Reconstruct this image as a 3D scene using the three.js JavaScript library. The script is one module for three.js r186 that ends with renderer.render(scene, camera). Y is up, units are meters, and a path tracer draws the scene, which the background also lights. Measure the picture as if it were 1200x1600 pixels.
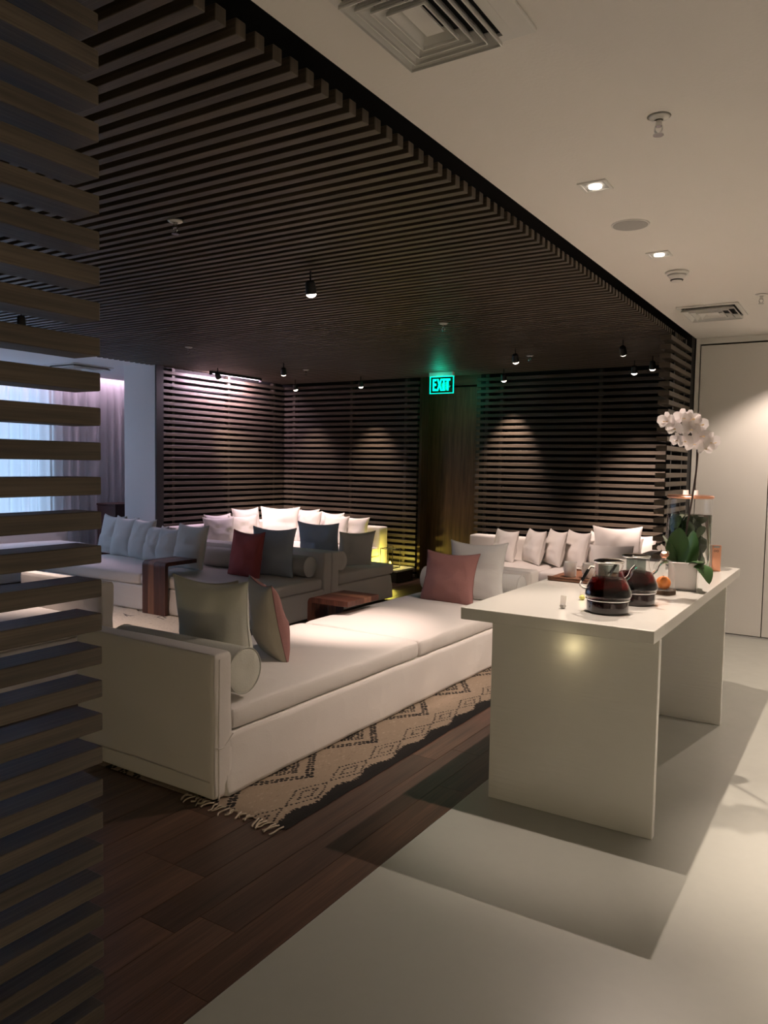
import * as THREE from 'three';
import { RoundedBoxGeometry } from 'three/addons/geometries/RoundedBoxGeometry.js';
import { TextGeometry } from 'three/addons/geometries/TextGeometry.js';
import { FontLoader } from 'three/addons/loaders/FontLoader.js';
import { mergeGeometries, mergeVertices } from 'three/addons/utils/BufferGeometryUtils.js';
import { RectAreaLightUniformsLib } from 'three/addons/lights/RectAreaLightUniformsLib.js';

// ---------------------------------------------------------------- camera, sky, exposure
const scene = new THREE.Scene();
const renderer = new THREE.WebGLRenderer({ antialias: true });
renderer.toneMapping = THREE.LinearToneMapping;
renderer.toneMappingExposure = 1.0;
renderer.shadowMap.enabled = true;
RectAreaLightUniformsLib.init();

const V = (x, y, z) => new THREE.Vector3(x, y, z);
const camera = new THREE.PerspectiveCamera((2 * Math.atan(800 / 1204) * 180) / Math.PI, 0.75, 0.05, 60);
camera.position.set(0, 1.55, 0);
{ // the lens looks 32 degrees to the side of the ceiling edge, 3.6 degrees down, about one degree of roll
  const m = new THREE.Matrix4().makeBasis(V(0.84546907, 0.01674929, -0.53376166), V(-0.04766546, 0.99788548, -0.04418789), V(0.53189289, 0.06280149, 0.84447968));
  camera.quaternion.setFromRotationMatrix(m);
}
scene.background = new THREE.Color().setRGB(1.3, 2.0, 2.8); // dusk sky beyond the curtained window

const WARM = new THREE.Color().setRGB(1.0, 0.81, 0.695);
const ROSE = new THREE.Color().setRGB(1.0, 0.76, 0.66);
const YELLOW = new THREE.Color().setRGB(1.0, 0.8, 0.12);
const GREEN = new THREE.Color().setRGB(0.0, 1.0, 0.62);
const LED = new THREE.Color().setRGB(1.0, 0.72, 0.95);

// ---------------------------------------------------------------- helpers
let seedState = 12345;
function rnd() { seedState = (seedState * 1664525 + 1013904223) >>> 0; return seedState / 4294967296; }
const rr = (a, b) => a + (b - a) * rnd();
function hash(x, y, s) { let h = (x * 374761393 + y * 668265263 + s * 2147483647) | 0; h = Math.imul(h ^ (h >>> 13), 1274126177); return ((h ^ (h >>> 16)) >>> 0) / 4294967296; }
function vnoise(x, y, px, py, s) { // tileable value noise
  const xi = Math.floor(x), yi = Math.floor(y), fx = x - xi, fy = y - yi, sx = fx * fx * (3 - 2 * fx), sy = fy * fy * (3 - 2 * fy);
  const w = (a, n) => ((a % n) + n) % n;
  const a = hash(w(xi, px), w(yi, py), s), b = hash(w(xi + 1, px), w(yi, py), s), c = hash(w(xi, px), w(yi + 1, py), s), d = hash(w(xi + 1, px), w(yi + 1, py), s);
  return a + (b - a) * sx + (c - a) * sy + (a - b - c + d) * sx * sy;
}
function dataTex(n, fn, srgb, repeat = [1, 1]) {
  const d = new Uint8Array(n * n * 4);
  for (let j = 0; j < n; j++) for (let i = 0; i < n; i++) {
    const c = fn(i / n, j / n), o = (j * n + i) * 4, v = Array.isArray(c) ? c : [c, c, c];
    d[o] = v[0] * 255; d[o + 1] = v[1] * 255; d[o + 2] = v[2] * 255; d[o + 3] = 255;
  }
  const t = new THREE.DataTexture(d, n, n);
  t.wrapS = t.wrapT = THREE.RepeatWrapping; t.magFilter = THREE.LinearFilter; t.repeat.set(...repeat);
  if (srgb) t.colorSpace = THREE.SRGBColorSpace;
  t.needsUpdate = true; return t;
}
const cl = (x) => Math.min(1, Math.max(0, x));
const grainFn = (u, v) => {
  const a = vnoise(u * 4, v * 40, 4, 40, 1), b = vnoise(u * 12, v * 120, 12, 120, 2), c = vnoise(u * 3, v * 9, 3, 9, 3);
  return cl(0.72 + 0.16 * (a - 0.5) + 0.16 * (b - 0.5) + 0.2 * (c - 0.5));
};
const grainTex = dataTex(512, grainFn, true, [0.8, 3]);
const grainBump = dataTex(512, grainFn, false, [0.8, 3]);
const weaveBump = dataTex(256, (u, v) => {
  const a = 0.5 + 0.5 * Math.sin(u * Math.PI * 2 * 32) * Math.sin(v * Math.PI * 2 * 32);
  return cl(0.6 * a + 0.4 * vnoise(u * 64, v * 64, 64, 64, 5));
}, false, [12, 12]);
const wrinkleBump = dataTex(512, (u, v) => {
  const w = vnoise(u * 5 + 0.6 * vnoise(u * 4, v * 4, 4, 4, 9), v * 5, 5, 5, 11), f = vnoise(u * 16, v * 16, 16, 16, 12);
  return cl(0.7 * (1 - Math.abs(2 * w - 1)) + 0.12 * f + 0.1 * vnoise(u * 120, v * 120, 120, 120, 4));
}, false, [1.6, 1.6]);
const concreteTex = dataTex(512, (u, v) => {
  const n = 0.5 * vnoise(u * 5, v * 5, 5, 5, 21) + 0.3 * vnoise(u * 14, v * 14, 14, 14, 22) + 0.2 * vnoise(u * 90, v * 90, 90, 90, 23);
  const k = 0.88 + 0.045 * (n - 0.5);
  return [cl(k), cl(k), cl(k * 0.99)];
}, true, [0.45, 0.45]);
const concreteRough = dataTex(256, (u, v) => cl(0.36 + 0.06 * (vnoise(u * 6, v * 6, 6, 6, 31) - 0.5) + 0.06 * (vnoise(u * 40, v * 40, 40, 40, 32) - 0.5)), false, [0.45, 0.45]);
const plasterBump = dataTex(256, (u, v) => vnoise(u * 60, v * 60, 60, 60, 41), false, [2, 2]);
const brushBump = dataTex(256, (u, v) => cl(0.5 + 0.5 * (vnoise(u * 60, v * 5, 60, 5, 45) - 0.5)), false, [2, 2]);

const lin = (r, g, b) => new THREE.Color().setRGB(r, g, b);
const std = (o) => new THREE.MeshStandardMaterial(o);
const phy = (o) => new THREE.MeshPhysicalMaterial(o);
const M = {
  white: std({ color: lin(0.78, 0.75, 0.7), roughness: 0.9, bumpMap: plasterBump, bumpScale: 0.0004 }),
  column: std({ color: lin(0.76, 0.76, 0.76), roughness: 0.9, bumpMap: plasterBump, bumpScale: 0.0004 }),
  door: std({ color: lin(0.74, 0.72, 0.67), roughness: 0.4 }),
  doorGap: std({ color: lin(0.03, 0.028, 0.025), roughness: 0.9 }),
  concrete: std({ color: lin(0.5, 0.51, 0.46), roughness: 1, map: concreteTex, roughnessMap: concreteRough }),
  black: std({ color: lin(0.008, 0.008, 0.008), roughness: 0.95 }),
  darkWall: std({ color: lin(0.009, 0.008, 0.007), roughness: 0.9 }),
  veneer: std({ color: lin(0.34, 0.17, 0.08), roughness: 0.45, map: grainTex }),
  jamb: std({ color: lin(0.22, 0.12, 0.06), roughness: 0.5, map: grainTex }),
  lacquer: phy({ color: lin(0.8, 0.79, 0.72), roughness: 0.35, bumpMap: brushBump, bumpScale: 0.0012, clearcoat: 1, clearcoatRoughness: 0.14 }),
  linen: std({ color: lin(0.78, 0.74, 0.7), roughness: 0.95, bumpMap: wrinkleBump, bumpScale: 0.002 }),
  linenGrey: std({ color: lin(0.62, 0.62, 0.6), roughness: 0.95, bumpMap: wrinkleBump, bumpScale: 0.0035 }),
  linenBlue: std({ color: lin(0.4, 0.46, 0.54), roughness: 0.95, bumpMap: wrinkleBump, bumpScale: 0.0035 }),
  linenSand: std({ color: lin(0.5, 0.46, 0.36), roughness: 0.95, bumpMap: wrinkleBump, bumpScale: 0.0035 }),
  linenSage: std({ color: lin(0.68, 0.68, 0.6), roughness: 0.95, bumpMap: wrinkleBump, bumpScale: 0.0035 }),
  rose: std({ color: lin(0.32, 0.155, 0.14), roughness: 0.9, bumpMap: wrinkleBump, bumpScale: 0.006 }),
  wine: std({ color: lin(0.34, 0.075, 0.075), roughness: 0.9, bumpMap: wrinkleBump, bumpScale: 0.006 }),
  walnut: std({ color: lin(0.16, 0.058, 0.036), roughness: 0.4, map: grainTex }),
  walnutPale: std({ color: lin(0.42, 0.19, 0.11), roughness: 0.4, map: grainTex }),
  metalWhite: std({ color: lin(0.7, 0.69, 0.65), roughness: 0.5 }),
  metalGrey: std({ color: lin(0.42, 0.42, 0.4), roughness: 0.5 }),
  chrome: std({ color: lin(0.7, 0.7, 0.7), roughness: 0.2, metalness: 1 }),
  copper: std({ color: lin(0.85, 0.42, 0.27), roughness: 0.28, metalness: 1 }),
  copperDark: std({ color: lin(0.1, 0.045, 0.03), roughness: 0.5 }),
  blackMetal: std({ color: lin(0.012, 0.012, 0.012), roughness: 0.5 }),
  ceramic: phy({ color: lin(0.8, 0.79, 0.78), roughness: 0.15 }),
  glass: phy({ color: lin(1, 1, 1), roughness: 0.02, transmission: 1, thickness: 0, ior: 1.5 }),
  glassThick: phy({ color: lin(1, 1, 1), roughness: 0.01, transmission: 1, thickness: 0.003, ior: 1.48 }),
  glassSmoke: phy({ color: lin(0.5, 0.55, 0.53), roughness: 0.05, transmission: 1, thickness: 0, ior: 1.5 }),
  pane: phy({ color: lin(0.96, 0.98, 1), roughness: 0.0, transmission: 1, thickness: 0, ior: 1.5 }),
  tea: phy({ color: lin(1, 1, 1), roughness: 0.0, transmission: 1, thickness: 0.1, ior: 1.33, attenuationColor: lin(0.5, 0.02, 0.012), attenuationDistance: 0.038 }),
  water: phy({ color: lin(1, 1, 1), roughness: 0.0, transmission: 1, thickness: 0.1, ior: 1.33, attenuationColor: lin(0.8, 0.9, 0.75), attenuationDistance: 0.3 }),
  darkBase: phy({ color: lin(0.02, 0.008, 0.008), roughness: 0.12, clearcoat: 0.6 }),
  orange: std({ color: lin(0.85, 0.25, 0.03), roughness: 0.45, bumpMap: plasterBump, bumpScale: 0.0008 }),
  leaf: phy({ color: lin(0.05, 0.12, 0.035), roughness: 0.35, clearcoat: 0.2, side: THREE.DoubleSide }),
  herb: std({ color: lin(0.035, 0.075, 0.025), roughness: 0.5, side: THREE.DoubleSide }),
  stem: std({ color: lin(0.06, 0.035, 0.03), roughness: 0.6 }),
  petal: phy({ color: lin(0.86, 0.82, 0.82), roughness: 0.8, transmission: 0.25, thickness: 0, side: THREE.DoubleSide }),
  lip: std({ color: lin(0.75, 0.55, 0.3), roughness: 0.7, side: THREE.DoubleSide }),
  moss: std({ color: lin(0.05, 0.06, 0.025), roughness: 1 }),
  bark: std({ color: lin(0.2, 0.11, 0.05), roughness: 0.6, map: grainTex }),
  card: std({ color: lin(0.8, 0.76, 0.7), roughness: 0.8, side: THREE.DoubleSide }),
  stone: std({ color: lin(0.45, 0.43, 0.4), roughness: 0.8 }),
  yolk: std({ color: lin(0.7, 0.66, 0.2), roughness: 0.8 }),
  curtain: phy({ color: lin(0.8, 0.78, 0.8), roughness: 1, transmission: 0.55, thickness: 0, side: THREE.DoubleSide }),
  bulb: std({ color: lin(0.9, 0.85, 0.8), emissive: lin(1, 0.86, 0.72), emissiveIntensity: 6 }),
  ledStrip: std({ color: lin(0.9, 0.8, 0.9), emissive: LED, emissiveIntensity: 1.5 }),
  flame: std({ color: lin(1, 0.8, 0.3), emissive: lin(1, 0.75, 0.15), emissiveIntensity: 5 }),
  exitGreen: std({ color: lin(0.0, 0.7, 0.5), emissive: lin(0.0, 0.95, 0.7), emissiveIntensity: 1.25 }),
  exitPane: phy({ color: lin(0.6, 0.97, 0.88), roughness: 0.02, transmission: 1, thickness: 0, emissive: lin(0.0, 0.02, 0.014), emissiveIntensity: 1 }),
  mesh: std({ color: lin(0.4, 0.39, 0.37), roughness: 0.8 }),
  brown: std({ color: lin(0.05, 0.02, 0.018), roughness: 0.5 }),
};
const SLAT = [lin(0.135, 0.104, 0.07), lin(0.15, 0.115, 0.078), lin(0.12, 0.093, 0.064)].map((c) => std({ color: c, roughness: 0.5, map: grainTex, bumpMap: grainBump, bumpScale: 0.0006 }));
const PLANK = [lin(0.18, 0.092, 0.06), lin(0.145, 0.073, 0.049), lin(0.215, 0.114, 0.076), lin(0.12, 0.062, 0.043)].map((c) => std({ color: c, roughness: 0.42, map: grainTex, bumpMap: grainBump, bumpScale: 0.0004 }));

const taken = new Map();
function numbered(n) { const k = taken.get(n) || 0; taken.set(n, k + 1); return k ? `${n}_${String(k).padStart(3, '0')}` : n; }
function shade(o) { o.traverse((c) => { if (c.isMesh) { c.castShadow = true; c.receiveShadow = true; } }); return o; }
function mesh(name, geo, mat, parent) { const m = new THREE.Mesh(geo, mat); m.castShadow = m.receiveShadow = true; m.name = parent ? name : numbered(name); (parent || scene).add(m); return m; }
function thing(name, label, category, [x, y, z] = [0, 0, 0], turn = 0, group) {
  const o = new THREE.Group(); o.name = numbered(name); scene.add(o); o.position.set(x, y, z); o.rotation.y = turn;
  o.userData = { label, category }; if (group) o.userData.group = group; return o;
}
function tag(o, label, category, group) { o.userData = { label, category }; if (group) o.userData.group = group; return o; }
function struct(name, geo, mat, label) { const o = geo ? mesh(name, geo, mat) : new THREE.Group(); if (!geo) { o.name = numbered(name); scene.add(o); } o.userData.kind = 'structure'; if (label) o.userData.label = label; return o; }
function metreUV(g) { // uv in metres, u along the longest axis
  g.computeBoundingBox(); const s = g.boundingBox.getSize(V(0, 0, 0)), dims = [s.x, s.y, s.z], L = dims.indexOf(Math.max(...dims));
  const p = g.attributes.position, n = g.attributes.normal, uv = new Float32Array(p.count * 2), off = rnd() * 7;
  for (let i = 0; i < p.count; i++) {
    const nn = [Math.abs(n.getX(i)), Math.abs(n.getY(i)), Math.abs(n.getZ(i))], D = nn.indexOf(Math.max(...nn)), c = [p.getX(i), p.getY(i), p.getZ(i)];
    const ax = [0, 1, 2].filter((a) => a !== D), a = ax.includes(L) ? L : ax[0], b = ax.find((q) => q !== a);
    uv[2 * i] = c[a] + off; uv[2 * i + 1] = c[b] + off * 0.37;
  }
  g.setAttribute('uv', new THREE.BufferAttribute(uv, 2)); return g;
}
const bx = (x0, x1, y0, y1, z0, z1) => metreUV(new THREE.BoxGeometry(Math.abs(x1 - x0), Math.abs(y1 - y0), Math.abs(z1 - z0)).translate((x0 + x1) / 2, (y0 + y1) / 2, (z0 + z1) / 2));
const rbx = (x0, x1, y0, y1, z0, z1, r = 0.004, s = 1) => metreUV(new RoundedBoxGeometry(Math.abs(x1 - x0), Math.abs(y1 - y0), Math.abs(z1 - z0), s, r).translate((x0 + x1) / 2, (y0 + y1) / 2, (z0 + z1) / 2));
function weld(g) { // smooth normals over shared positions, keeping separate uv
  const p = g.attributes.position, pos = new THREE.BufferGeometry(); pos.setAttribute('position', p.clone()); pos.setIndex(g.index.clone());
  const w = mergeVertices(pos, 1e-5); w.computeVertexNormals(); const key = (a, i) => `${Math.round(a.getX(i) * 1e4)},${Math.round(a.getY(i) * 1e4)},${Math.round(a.getZ(i) * 1e4)}`, map = new Map();
  for (let i = 0; i < w.attributes.position.count; i++) map.set(key(w.attributes.position, i), i);
  const n = new Float32Array(p.count * 3);
  for (let i = 0; i < p.count; i++) { const k = map.get(key(p, i)) ?? 0; n[3 * i] = w.attributes.normal.getX(k); n[3 * i + 1] = w.attributes.normal.getY(k); n[3 * i + 2] = w.attributes.normal.getZ(k); }
  g.setAttribute('normal', new THREE.BufferAttribute(n, 3)); return g;
}
// upholstered block: rounded edges, puffed top, soft uneven faces
function soft(x0, x1, y0, y1, z0, z1, { r = 0.03, puff = 0, wob = 0.004, flare = 0, s = 1 } = {}) {
  const w = x1 - x0, h = y1 - y0, d = z1 - z0, seg = (l) => Math.max(6, Math.min(40, Math.round(l / 0.07)));
  const g = new THREE.BoxGeometry(w, h, d, seg(w), Math.max(5, seg(h)), seg(d)), p = g.attributes.position, v = V(0, 0, 0);
  const warp = (t, half) => { const a = t / half; return half * Math.sign(a) * (1 - Math.pow(Math.max(0, 1 - Math.abs(a)), 1.6)); };
  for (let i = 0; i < p.count; i++) {
    v.set(warp(p.getX(i), w / 2), warp(p.getY(i), h / 2), warp(p.getZ(i), d / 2));
    const q = V(THREE.MathUtils.clamp(v.x, -w / 2 + r, w / 2 - r), THREE.MathUtils.clamp(v.y, -h / 2 + r, h / 2 - r), THREE.MathUtils.clamp(v.z, -d / 2 + r, d / 2 - r));
    const e = v.clone().sub(q), l = e.length(); if (l > 1e-6) { const m = Math.max(Math.abs(e.x), Math.abs(e.y), Math.abs(e.z)); v.copy(q).addScaledVector(e, (r * Math.min(1, m / r)) / l * 1); }
    const u = (2 * v.x) / w, t = (2 * v.z) / d, k = (2 * v.y) / h;
    if (k > 0) v.y += puff * k * (1 - Math.pow(Math.abs(u), 3)) * (1 - Math.pow(Math.abs(t), 3));
    const nz = vnoise(v.x * 5 + 40 + s, v.z * 5 + v.y * 7 + 40, 999, 999, 50 + s) - 0.5, n2 = vnoise(v.z * 4 + 30 + s, v.y * 9 + v.x * 3 + 30, 999, 999, 60 + s) - 0.5;
    const f = 1 + flare * (1 - (k + 1) / 2) * 2;
    v.x += wob * nz * Math.sign(u) * 2 + Math.sign(u) * (f - 1) * 0.1 * Math.abs(u); v.z += wob * n2 * Math.sign(t) * 2 + Math.sign(t) * (f - 1) * 0.1 * Math.abs(t);
    p.setXYZ(i, v.x + (x0 + x1) / 2, v.y + (y0 + y1) / 2, v.z + (z0 + z1) / 2);
  }
  return metreUV(weld(g));
}
function tube(pts, r, seg = 24, rad = 6, closed = false) { return new THREE.TubeGeometry(new THREE.CatmullRomCurve3(pts.map((q) => V(...q)), closed), seg, r, rad, closed); }
const bar = (a, b, r, rad = 6) => { const A = V(...a), B = V(...b), L = A.distanceTo(B); const g = new THREE.CylinderGeometry(r, r, L, rad); g.applyQuaternion(new THREE.Quaternion().setFromUnitVectors(V(0, 1, 0), B.clone().sub(A).normalize())); return g.translate((A.x + B.x) / 2, (A.y + B.y) / 2, (A.z + B.z) / 2); };
const lathe = (pts, seg = 32) => new THREE.LatheGeometry(pts.map(([x, y]) => new THREE.Vector2(x, y)), seg);
const cyl = (r0, r1, h, y, seg = 24) => new THREE.CylinderGeometry(r0, r1, h, seg).translate(0, y + h / 2, 0);

// ---------------------------------------------------------------- the setting
const PITCH = 0.0765, FACE = 0.04, DEEP = 0.09, SLATY = 2.7, CEIL = 2.77, BACK = -9.0, LEFT = -7.46, WIN = -9.75;
struct('floor', bx(-1.53, 2.7, -0.2, 0, -7.95, 3.7), M.concrete, 'smooth pale grey poured floor beside the dark wooden floor');
{ // wooden floor: boards along z, the rows that show most as boards, the rest joined
  const fl = struct('floor', null, null, 'dark brown wooden board floor under the sofas');
  mesh('underfloor', bx(WIN - 0.2, -1.532, -0.2, -0.022, -9.6, 3.7), M.darkWall, fl);
  const far = [], w = 0.165; let row = 0;
  for (let x = -1.532; x - w > WIN - 0.1; x -= w, row++) {
    let z = 3.6 - rnd() * 1.4;
    if (row > 17) z = 0.5 - rnd();
    while (z > -9.5) {
      const L = rr(1.1, 1.9), z1 = Math.max(z - L, -9.55), g = bx(x - w + 0.002, x - 0.0005, -0.022, 0, z1 + 0.002, z);
      if (row <= 17 && z1 < 0.5) mesh('board', g, PLANK[Math.floor(rnd() * 4)], fl); else far.push(g);
      z = z1;
    }
  }
  const rest = mesh('board_field', mergeGeometries(far), PLANK[1], fl); rest.userData.kind = 'stuff';
}
struct('ceiling', bx(-1.45, 2.7, CEIL, CEIL + 0.03, -7.95, 3.7), M.white, 'plain off-white plaster ceiling over the pale floor');
function slatRun(parent, axis, a0, a1, b0, b1, ys) { // horizontal slats; axis x or z; shared geometries in three grains
  const gs = [0, 1, 2].map(() => (axis === 'x' ? rbx(a0, a1, 0, FACE, b0, b1, 0.003) : rbx(b0, b1, 0, FACE, a0, a1, 0.003)));
  ys.forEach((y, i) => { const s = mesh('slat', gs[i % 3], SLAT[(i * 7 + (i >> 2)) % 3], parent); s.position.y = y; });
}
const levels = []; for (let y = 1.739 - FACE - PITCH * 22; y < 2.68; y += PITCH) if (y > 0.01) levels.push(y);
{ // slatted ceiling
  const c = struct('ceiling', null, null, 'dark slatted wooden ceiling above the sofas');
  const gs = [0, 1, 2].map(() => rbx(-7.5, -1.505, SLATY, SLATY + 0.045, -FACE / 2, FACE / 2, 0.003));
  let i = 0; for (let z = 1.9; z > BACK + 0.03; z -= PITCH, i++) { const s = mesh('slat', gs[i % 3], SLAT[(i * 5 + (i >> 3)) % 3], c); s.position.z = z; }
  for (const x of [-2.2, -3.6, -5.0, -6.4]) mesh('carrier_rail', bx(x - 0.02, x + 0.02, SLATY + 0.045, SLATY + 0.09, BACK, 1.95), M.blackMetal, c);
  mesh('soffit', bx(-7.6, -1.42, 3.05, 3.1, -9.6, 3.7), M.black, c);
  mesh('upstand', bx(-1.448, -1.42, CEIL + 0.03, 3.05, -9.6, 3.7), M.black, c);
}
// white end wall of the corridor with a flush double door
struct('wall_back', bx(-1.45, 2.7, 0, CEIL, -7.95, -7.8), M.white);
{
  const d = struct('door_1', null, null, 'tall flush white double door in the white end wall');
  mesh('door_frame', bx(-1.445, -1.41, 0, CEIL - 0.002, -7.8, -7.75), M.door, d);
  mesh('door_head', bx(-1.41, 1.0, 2.715, CEIL - 0.002, -7.8, -7.755), M.door, d);
  mesh('reveal', bx(-1.41, 1.0, 0, 2.715, -7.8, -7.795), M.doorGap, d);
  mesh('door_leaf', rbx(-1.4, -0.788, 0.02, 2.7, -7.795, -7.757, 0.003), M.door, d);
  mesh('door_leaf', rbx(-0.78, -0.17, 0.02, 2.7, -7.795, -7.757, 0.003), M.door, d);
  mesh('door_leaf', rbx(-0.162, 0.45, 0.02, 2.7, -7.795, -7.757, 0.003), M.door, d);
  mesh('door_leaf', rbx(0.458, 0.99, 0.02, 2.7, -7.795, -7.757, 0.003), M.door, d);
  mesh('threshold', bx(-1.41, 1.0, 0, 0.012, -7.795, -7.75), M.metalGrey, d);
}
struct('wall_right', bx(2.6, 2.75, 0, CEIL, -7.95, 3.7), M.white);
struct('wall_front', bx(-1.45, 2.75, 0, CEIL, 3.6, 3.75), M.white);
struct('wall_front', bx(WIN - 0.2, -1.45, 0, 3.1, 3.6, 3.75), M.darkWall);
struct('wall_back', bx(-1.6, -1.455, 0, 3.05, -9.6, -7.6), M.darkWall);
{ // slatted back wall in two fields and the door recess
  const wl = struct('wall_back', null, null, 'dark slatted wall behind the corner sofa');
  mesh('backing', bx(LEFT - 0.2, -5.2, 0, 3.05, BACK - 0.25, BACK - 0.12), M.darkWall, wl);
  slatRun(wl, 'x', LEFT, -5.16, BACK - 0.05, BACK, levels);
  for (const x of [LEFT + 0.12, -6.3, -5.4]) mesh('post', bx(x, x + 0.045, 0, 2.7, BACK - 0.11, BACK - 0.05), SLAT[2], wl);
  const wr = struct('wall_back', null, null, 'dark slatted wall behind the long white sofa');
  mesh('backing', bx(-4.25, -1.6, 0, 3.05, BACK - 0.25, BACK - 0.12), M.darkWall, wr);
  slatRun(wr, 'x', -4.3, -1.62, BACK - 0.05, BACK, levels);
  for (const x of [-4.2, -4.0, -2.75, -1.9]) mesh('post', bx(x, x + 0.045, 0, 2.7, BACK - 0.11, BACK - 0.05), SLAT[2], wr);
  const d = struct('door_2', null, null, 'brown wooden door below the green exit sign');
  mesh('door_leaf', rbx(-5.29, -4.3, 0.02, 2.59, -9.4, -9.36, 0.003), M.veneer, d);
  mesh('painted_gap_light', bx(-5.318, -5.296, 0.03, 2.58, -9.372, -9.356), M.metalWhite, d);  // pale strip coloured to stand for light leaking through the door gap
  mesh('jamb', bx(-5.42, -5.32, 0, 2.63, -9.45, -9.3), M.jamb, d);
  mesh('casing', bx(-5.5, -5.4, 0, 2.68, -9.3, -9.2), M.jamb, d);
  mesh('head', bx(-5.42, -4.2, 2.61, 3.05, -9.42, -9.3), M.jamb, d);
  for (const y of [0.35, 1.3, 2.25]) mesh('hinge', cyl(0.014, 0.014, 0.13, y, 8).translate(-5.303, 0, -9.355), M.blackMetal, d);
  struct('wall_back', bx(-5.24, -5.16, 0, 3.05, -9.3, BACK - 0.12), M.jamb);
  struct('wall_back', bx(-4.3, -4.22, 0, 3.05, -9.5, BACK - 0.12), M.darkWall);
  struct('wall_back', bx(WIN - 0.2, -1.4, 0, 3.1, -9.65, -9.5), M.darkWall);
}
{ // slatted side wall
  const wl = struct('wall_left', null, null, 'dark slatted side wall meeting the white column');
  mesh('backing', bx(LEFT - 0.25, LEFT - 0.12, 0, 3.05, BACK - 0.1, -6.52), M.darkWall, wl);
  slatRun(wl, 'z', BACK, -6.62, LEFT - 0.05, LEFT, levels);
  for (const z of [-6.9, -7.9, -8.85]) mesh('post', bx(LEFT - 0.11, LEFT - 0.05, 0, 2.7, z, z + 0.045), SLAT[2], wl);
  mesh('end_post', bx(LEFT - 0.06, -7.4, 0, 2.7, -6.62, -6.505), M.blackMetal, wl);
}
{ const c = struct('column', null, null, 'white plaster column between the window bay and the slatted side wall'); mesh('column_face', bx(-7.98, -7.42, 0, 2.72, -6.54, -6.5), M.column, c); mesh('column_body', bx(-7.98, LEFT - 0.26, 0, 2.72, -9.0, -6.54), M.column, c); }
// window bay
struct('ceiling', bx(WIN + 0.22, LEFT - 0.04, 2.72, 2.76, -9.5, 3.6), M.column, 'white plaster ceiling of the window bay');
struct('ceiling', bx(WIN + 0.22, WIN + 0.25, 2.76, 2.95, -9.5, 3.6), M.column, 'white edge of the curtain recess');
struct('ceiling', bx(WIN - 0.2, LEFT - 0.04, 2.95, 3.05, -9.5, 3.6), M.column, 'white plaster head of the curtain recess');
{
  const wl = struct('wall_left', null, null, 'white window wall behind the sheer curtains');
  mesh('wall_piece', bx(WIN - 0.2, WIN, 0, 0.3, -9.5, 3.6), M.column, wl);
  mesh('wall_piece', bx(WIN - 0.2, WIN, 2.65, 2.95, -9.5, 3.6), M.column, wl);
  mesh('wall_piece', bx(WIN - 0.2, WIN, 0.3, 2.65, -9.5, -6.62), M.column, wl);
  mesh('wall_piece', bx(WIN - 0.2, WIN, 0.3, 2.65, -1.5, 3.6), M.column, wl);
  const w = struct('window_1', null, null, 'tall window behind the sheer curtains');
  for (let k = 0; k <= 4; k++) { const z = -6.62 + k * 1.28; mesh('mullion', bx(WIN - 0.14, WIN - 0.08, 0.3, 2.65, z - 0.02, z + 0.02), M.metalWhite, w); if (k < 4) mesh('pane', bx(WIN - 0.113, WIN - 0.107, 0.3, 2.65, z + 0.02, z + 1.26), M.pane, w); }
  const curtain = (z0, z1, label, ph) => { // wave-pleated sheer
    const n = Math.round(Math.abs(z1 - z0) * 70), g = new THREE.PlaneGeometry(1, 1, n, 10), p = g.attributes.position;
    for (let i = 0; i < p.count; i++) { const t = p.getX(i) + 0.5, y = p.getY(i) + 0.5, z = z0 + (z1 - z0) * t; p.setXYZ(i, WIN + 0.1 + 0.028 * Math.sin(z * 42 + ph + Math.sin(z * 9)) + 0.012 * Math.sin(z * 17 + y * 2), 0.02 + y * 2.9, z); }
    g.computeVertexNormals(); return tag(mesh('sheer_curtain', g, M.curtain), label, 'curtain');
  };
  curtain(-1.4, -6.6, 'sheer white curtain glowing blue in front of the window', 0);
  curtain(-6.62, -9.4, 'sheer pinkish curtain hanging beside the white column', 1.7);
  const strip = thing('cove_light', 'pink linear light hidden above the sheer curtains', 'light', [WIN + 0.19, 2.9, -6.0]);
  mesh('profile', bx(-0.02, 0.02, 0.02, 0.045, -3.4, 4.4), M.metalWhite, strip);
  mesh('diffuser', bx(-0.012, 0.012, 0.008, 0.02, -3.4, 4.4), M.ledStrip, strip);
  const L = new THREE.RectAreaLight(LED, 40, 0.05, 7.6); L.position.set(-0.0, 0.0, 0.5); L.lookAt(WIN + 0.12, 0, -5.5); strip.add(L);
  L.rotation.set(-Math.PI / 2, 0, 0);
}
// slat screens that stand free at both ends of the wooden floor
function slatScreen(label, z0, z1, postZ) {
  const s = thing('slat_screen', label, 'screen', [-1.495, 0, (z0 + z1) / 2]);
  const h = Math.abs(z1 - z0) / 2, gs = [0, 1, 2].map(() => rbx(-DEEP / 2, DEEP / 2, 0, FACE, -h, h, 0.003));
  levels.forEach((y, i) => { const m = mesh('slat', gs[i % 3], SLAT[(i * 4 + (i >> 1)) % 3], s); m.position.y = y; });
  for (const z of postZ) mesh('post', bx(-0.02, 0.02, 0, 2.72, z - 0.02 - (z0 + z1) / 2, z + 0.02 - (z0 + z1) / 2), M.blackMetal, s);
  return s;
}
slatScreen('tall dark screen of wide horizontal slats beside the sofa arm', 1.9, -1.118, [-0.2, 0.9]);
slatScreen('slatted screen standing against the white end wall behind the orchid', -6.72, -7.59, [-7.0, -7.45]);

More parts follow.
